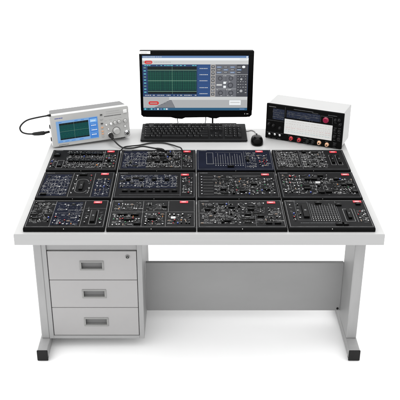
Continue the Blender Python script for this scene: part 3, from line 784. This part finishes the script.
# two short leads hanging behind the lower edge
for px, dxx in ((178.3,.004),(206.8,-.004)):
    xx = X(px); b = MB('cable'); b.tube(spline([(xx+dxx,.03,MZ+.03),(xx,.03,MZ-.002),(xx-dxx*.4,.040,MZ-.03),(xx+dxx*.3,.056,.02),(xx,.060,-.10),(xx,.062,-.25)], 8), .0022, 8); b.build('lead', mo)

# ------------------------------------------------------------------ keyboard
KW, KD = .548, .158
kb = thing('keyboard', 'full size black computer keyboard in front of the monitor', 'keyboard', (-.2665, .9775, T))
b = MB('matblack')
def wedge(b, x0, x1, ya, yb, za, zb, zl=0.0, k=0):
    b.add([(x0,ya,zl),(x1,ya,zl),(x1,yb,zl),(x0,yb,zl),(x0,ya,za),(x1,ya,za),(x1,yb,zb),(x0,yb,zb)],
          [(0,3,2,1),(4,5,6,7),(0,1,5,4),(1,2,6,5),(2,3,7,6),(3,0,4,7)], k)
b.add([(0.0,0,.003),(KW,0,.003),(KW-.004,KD,.026),(.004,KD,.026),(0.0,0,.014),(KW,0,.014),(KW-.004,KD,.043),(.004,KD,.043)],
      [(0,3,2,1),(4,5,6,7),(0,1,5,4),(1,2,6,5),(2,3,7,6),(3,0,4,7)])
b.build('body', kb, bevel=.004, seg=3)
b = MB('matblack'); wedge(b, .035, KW-.05, KD-.001, KD+.008, .043, .043, .028); b.build('rear_shelf', kb, bevel=.002)
for fx in (.03, KW-.06):
    b = MB('rubber'); b.box(fx, fx+.03, KD-.03, KD-.02, 0, .021); b.build('foot', kb)
b = MB('rubber'); b.box(.03, KW-.03, .010, .020, 0, .0035); b.build('front_pad', kb)
tilt = math.atan2(.029, KD)
def kz(y): return .014 + y*math.tan(tilt)
KEYM = {}
def key_mesh(w, d):
    k_ = (round(w,4), round(d,4))
    if k_ in KEYM: return KEYM[k_]
    b = MB(['key', 'legend'])
    t = .0022; h = .0075
    b.add([(-w/2,-d/2,0),(w/2,-d/2,0),(w/2,d/2,0),(-w/2,d/2,0),(-w/2+t,-d/2+t,h),(w/2-t,-d/2+t,h),(w/2-t,d/2-t*.6,h),(-w/2+t,d/2-t*.6,h)],
          [(0,3,2,1),(4,5,6,7),(0,1,5,4),(1,2,6,5),(2,3,7,6),(3,0,4,7)], 0)
    if w < .06: b.box(-w/2+.0042, -w/2+.0072, d/2-.0075, d/2-.0045, h, h+.0002, 1)
    KEYM[k_] = b.mesh('key'); return KEYM[k_]
u = .02215; rowp = .0215
def krow(x, y, widths, dd=.0195):
    for w in widths:
        if w > 0:
            ww = w*u-.0022; cx = x+w*u/2
            put(key_mesh(ww, dd), 'key', kb, (cx, y, kz(y)+.0003), (tilt,0,0))
        x += abs(w)*u
kx = .017; ys = [.028+rowp*i for i in range(5)]
yF = .142
krow(kx, yF, [1,-1,1.3,1.3,1.3,-.45,1.3,1.3,1.3,-.45,1.3,1.3,1.3], .0150)
krow(kx, ys[4], [1]*13+[2]); krow(kx, ys[3], [1.5]+[1]*12+[1.5]); krow(kx, ys[2], [1.75]+[1]*11+[2.25]); krow(kx, ys[1], [2.25]+[1]*10+[2.75]); krow(kx, ys[0], [1.5,1.25,1.25,6,1.5,1.5,2])
nx_ = kx+15.35*u
krow(nx_, yF, [1,1,1], .0150); krow(nx_, ys[4], [1,1,1]); krow(nx_, ys[3], [1,1,1]); krow(nx_, ys[1], [-1,1]); krow(nx_, ys[0], [1,1,1])
px_ = nx_+3.35*u
krow(px_, ys[4], [1]*4); krow(px_, ys[3], [1]*3); krow(px_, ys[2], [1]*3); krow(px_, ys[1], [1]*3); krow(px_, ys[0], [2,1])
ym = (ys[2]+ys[3])/2; krow(px_+3*u, ym, [1], .041); ym = (ys[0]+ys[1])/2; krow(px_+3*u, ym, [1], .041)
for i in range(3):
    b = MB('pin'); b.prof((0,0,0), 'z', [(0,.0012),(.0006,.0012)], 8); b.build('indicator', kb, (px_+.012+i*.022, yF, kz(yF)+.0005))
b = MB('legend'); b.box(.008,.0135,.060,.062,0,.0004); o = b.build('logo_mark', kb, (0,0,kz(.061)+.0003)); 

# ------------------------------------------------------------------ mouse
ms = thing('mouse', 'glossy black wired computer mouse beside the keyboard', 'mouse', (.3290, .9780, T))
b = MB('gloss')
NU, NV = 28, 12; vs = []; fs = []
for j in range(NV+1):
    ph = (math.pi/2)*j/NV
    for i in range(NU):
        a = 2*math.pi*i/NU
        ca, sa = math.cos(a), math.sin(a)
        ex = .78
        x = .0315*math.copysign(abs(ca)**ex, ca); y = .058*math.copysign(abs(sa)**ex, sa)
        x *= (1 - .10*(1 if sa > 0 else -.2)*abs(sa))
        r = math.cos(ph)**.55 if j < NV else 0
        z = .004+.033*math.sin(ph)*(1 - .20*(y*r/.058))
        vs.append((x*r, y*r, z))
for j in range(NV):
    for i in range(NU): fs.append((j*NU+i, j*NU+(i+1) % NU, (j+1)*NU+(i+1) % NU, (j+1)*NU+i))
fs.append(tuple(range(NU))[::-1])
b.add(vs, fs, 0, [True]*(len(fs)-1)+[False]); b.build('shell', ms)
b = MB('rubber'); b.prof((0,0,0), 'z', [(.0,.026),(.0045,.028)], 24); o = b.build('base', ms); o.scale = (1, 1.9, 1)
b = MB('rubber'); b.prof((-.003,0,0), 'x', [(-.006,.008),(0,.008)], 18); o = b.build('scroll_wheel', ms, (.0, .030, .0295))
b = MB('hole')
b.tube([(0, .040, .0272), (0, .051, .0205), (0,.056,.0125)], .0008, 6); b.tube([(-.024, .012, .0305),(0,.010,.0362),(.024,.012,.0305)], .0007, 6)
b.build('button_seam', ms)
mc = MB('greycable')
m0 = Vector((.329,1.036,.708))
mc.tube([p-m0 for p in spline([(.329,1.028,.712),(.3285,1.045,.706),(.331,1.085,.7030),(.3270,1.120,.7030),(.3110,1.138,.7030),(.288,1.128,.7030),(.262,1.140,.7030),(.2,1.150,.7030)], 8)], .0025, 8)
mc = mc.build('cable', None, (0.329-.329, 1.036-.978, .008)); mc.parent = ms

# ------------------------------------------------------------------ black tester box at the back right
BW, BH, BD = .402, .190, .165
tb = thing('training_tester', 'black faced bench tester with pale grey shell and wide white scale panel', 'tester', (.3756, 1.038, T), (0, 0, R(-23.5)))
tb.rotation_euler = (R(-1.0), 0, R(-23.5))
FU = lambda u: u*BW
FV = lambda v: (1-v)*BH
b = MB('boxshell'); b.box(.004, BW-.004, .012, BD, .006, BH-.002); b.build('shell', tb, bevel=.004, seg=3)
b = MB('case'); b.box(0, BW, 0, .0118, .0025, BH); b.build('front_panel', tb, bevel=.004, seg=3)
for fx in (.02, BW-.04):
    for fy in (.02, BD-.035):
        b = MB('rubber'); b.box(fx, fx+.018, fy, fy+.014, .0005, .0062); b.build('foot', tb)
b = MB(['paper','meterprint','meterpink','meterteal'])
b.box(FU(.249), FU(.867), -.0015, -.0001, FV(.781), FV(.362))
rng = random.Random(21)
for v, k in ((.42,'meterprint'),(.49,'meterprint'),(.60,'meterpink'),(.655,'meterprint'),(.71,'meterteal')):
    for c in range(16):
        x = FU(.268+.0365*c)
        for q in range(rng.randint(2, 4)): b.box(x+q*.0030, x+q*.0030+.0018, -.0019, -.0016, FV(v), FV(v)+.0026, k)
for i in range(24): b.box(FU(.27+.0245*i), FU(.27+.0245*i)+.0006, -.0019, -.0016, FV(.57), FV(.525), 'meterprint')
b.build('scale_panel', tb, bevel=.0004)
b = MB(['inkdim','ink','navy'])
fl_ = lambda x0,x1,v0,v1,k: b.box(FU(x0), FU(x1), -.0008, -.0001, FV(v1), FV(v0), k)
def fieldp(x0,x1,v0,v1):
    q = MB('navy'); q.box(FU(x0), FU(x1), -.0008, -.0001, FV(v1), FV(v0)); q.build('printed_field', tb)
fieldp(.09,.24,.12,.42); fieldp(.27,.70,.12,.32)
def L2(u0, v0, u1, v1, k='inkdim'):
    w_ = .0005
    if abs(u0-u1) < 1e-6: b.box(FU(u0)-w_, FU(u0)+w_, -.0014, -.0009, FV(max(v0,v1)), FV(min(v0,v1)), k)
    else: b.box(FU(min(u0,u1)), FU(max(u0,u1)), -.0014, -.0009, FV(v0)-w_, FV(v0)+w_, k)
for u0, v0, u1, v1 in ((.25,.04,.25,.32),(.02,.46,.24,.46),(.71,.14,.71,.32),(.71,.14,.86,.14),(.86,.14,.86,.33),(.27,.22,.70,.22),(.09,.22,.24,.22),(.09,.34,.24,.34),(.02,.80,.24,.80)): L2(u0,v0,u1,v1)
for _ in range(46):
    u_ = rng.uniform(.28,.68); v_ = rng.uniform(.13,.30)
    if rng.random() < .5: L2(u_, v_, u_+rng.uniform(.01,.05), v_)
    else: L2(u_, v_, u_, v_+rng.uniform(.02,.06))
for _ in range(26):
    u_ = rng.uniform(.09,.22); v_ = rng.uniform(.13,.40)
    if rng.random() < .5: L2(u_, v_, u_+rng.uniform(.01,.03), v_)
    else: L2(u_, v_, u_, v_+rng.uniform(.02,.06))
def fd2(u_, v_, w_, h_=.002, k='ink'):
    e = FU(u_)
    while e < FU(u_)+w_: l = rng.uniform(.001,.0035); b.box(e, e+l, -.0014, -.0009, FV(v_), FV(v_)+h_, k); e += l+.001
fd2(.035,.085,.035,.003); fd2(.36,.075,.10,.003,'inkdim'); fd2(.80,.10,.045,.0025,'inkdim'); fd2(.60,.10,.03,.002,'inkdim')
for u_ in (.05,.12,.19,.33,.44,.53,.60,.71,.81,.91): fd2(u_-.02,.835,.016,.0018,'inkdim'); fd2(u_-.02,.965,.016,.0016,'inkdim')
for v_ in (.28,.42,.56,.62,.76): fd2(.885,v_,.012,.0018,'inkdim'); fd2(.94,v_,.012,.0018,'inkdim')
b.build('front_lettering', tb)
def fknob(u_, v_, r, h, m, name='knob', cap='pin'):
    b = MB([m, cap]); b.prof((0,-.0002,0), 'y', [(0,r*1.15),(.0015,r*1.15),(.002,r),(h-.001,r*.95),(h,r*.8)], 22)
    b.box(-.0005, .0005, -h-.0006, -h-.0001, r*.1, r*.75, 1); b.build(name, tb, (FU(u_), 0, FV(v_)))
fknob(.775,.239,.0135,.010,'crimson','push_button','crimson')
def fjack(u_, v_, m):
    b = MB([m,'hole','chrome']); b.prof((0,-.0002,0), 'y', [(0,.0105),(.003,.0105),(.0035,.0085),(.012,.0085),(.013,.0072)], 22); b.prof((0,-.0133,0), 'y', [(0,.0038),(.0003,.0037)], 14, 1)
    b.build('socket', tb, (FU(u_), 0, FV(v_)))
for u_, v_, m in ((.348,.889,'red'),(.454,.897,'red'),(.715,.888,'tan'),(.815,.906,'tan'),(.565,.893,'matblack'),(.635,.893,'matblack')): fjack(u_, v_, m)
for u_, v_ in ((.045,.569),(.191,.647),(.105,.60),(.898,.477),(.951,.488),(.953,.696),(.898,.66),(.91,.88),(.955,.30),(.895,.20),(.94,.19)): fknob(u_, v_, .0078, .011, 'matblack')
for u_, v_ in ((.057,.857),(.129,.848),(.195,.854)):
    b = MB(['chrome','white']); b.prof((0,-.0002,0), 'y', [(0,.006),(.002,.006),(.0025,.003)], 16); b.tube([(0,-.002,0),(.001,-.009,.004),(.002,-.014,.008)], .002, 8, 1, radii=[.0016,.002,.0028]); b.build('toggle_switch', tb, (FU(u_), 0, FV(v_)))
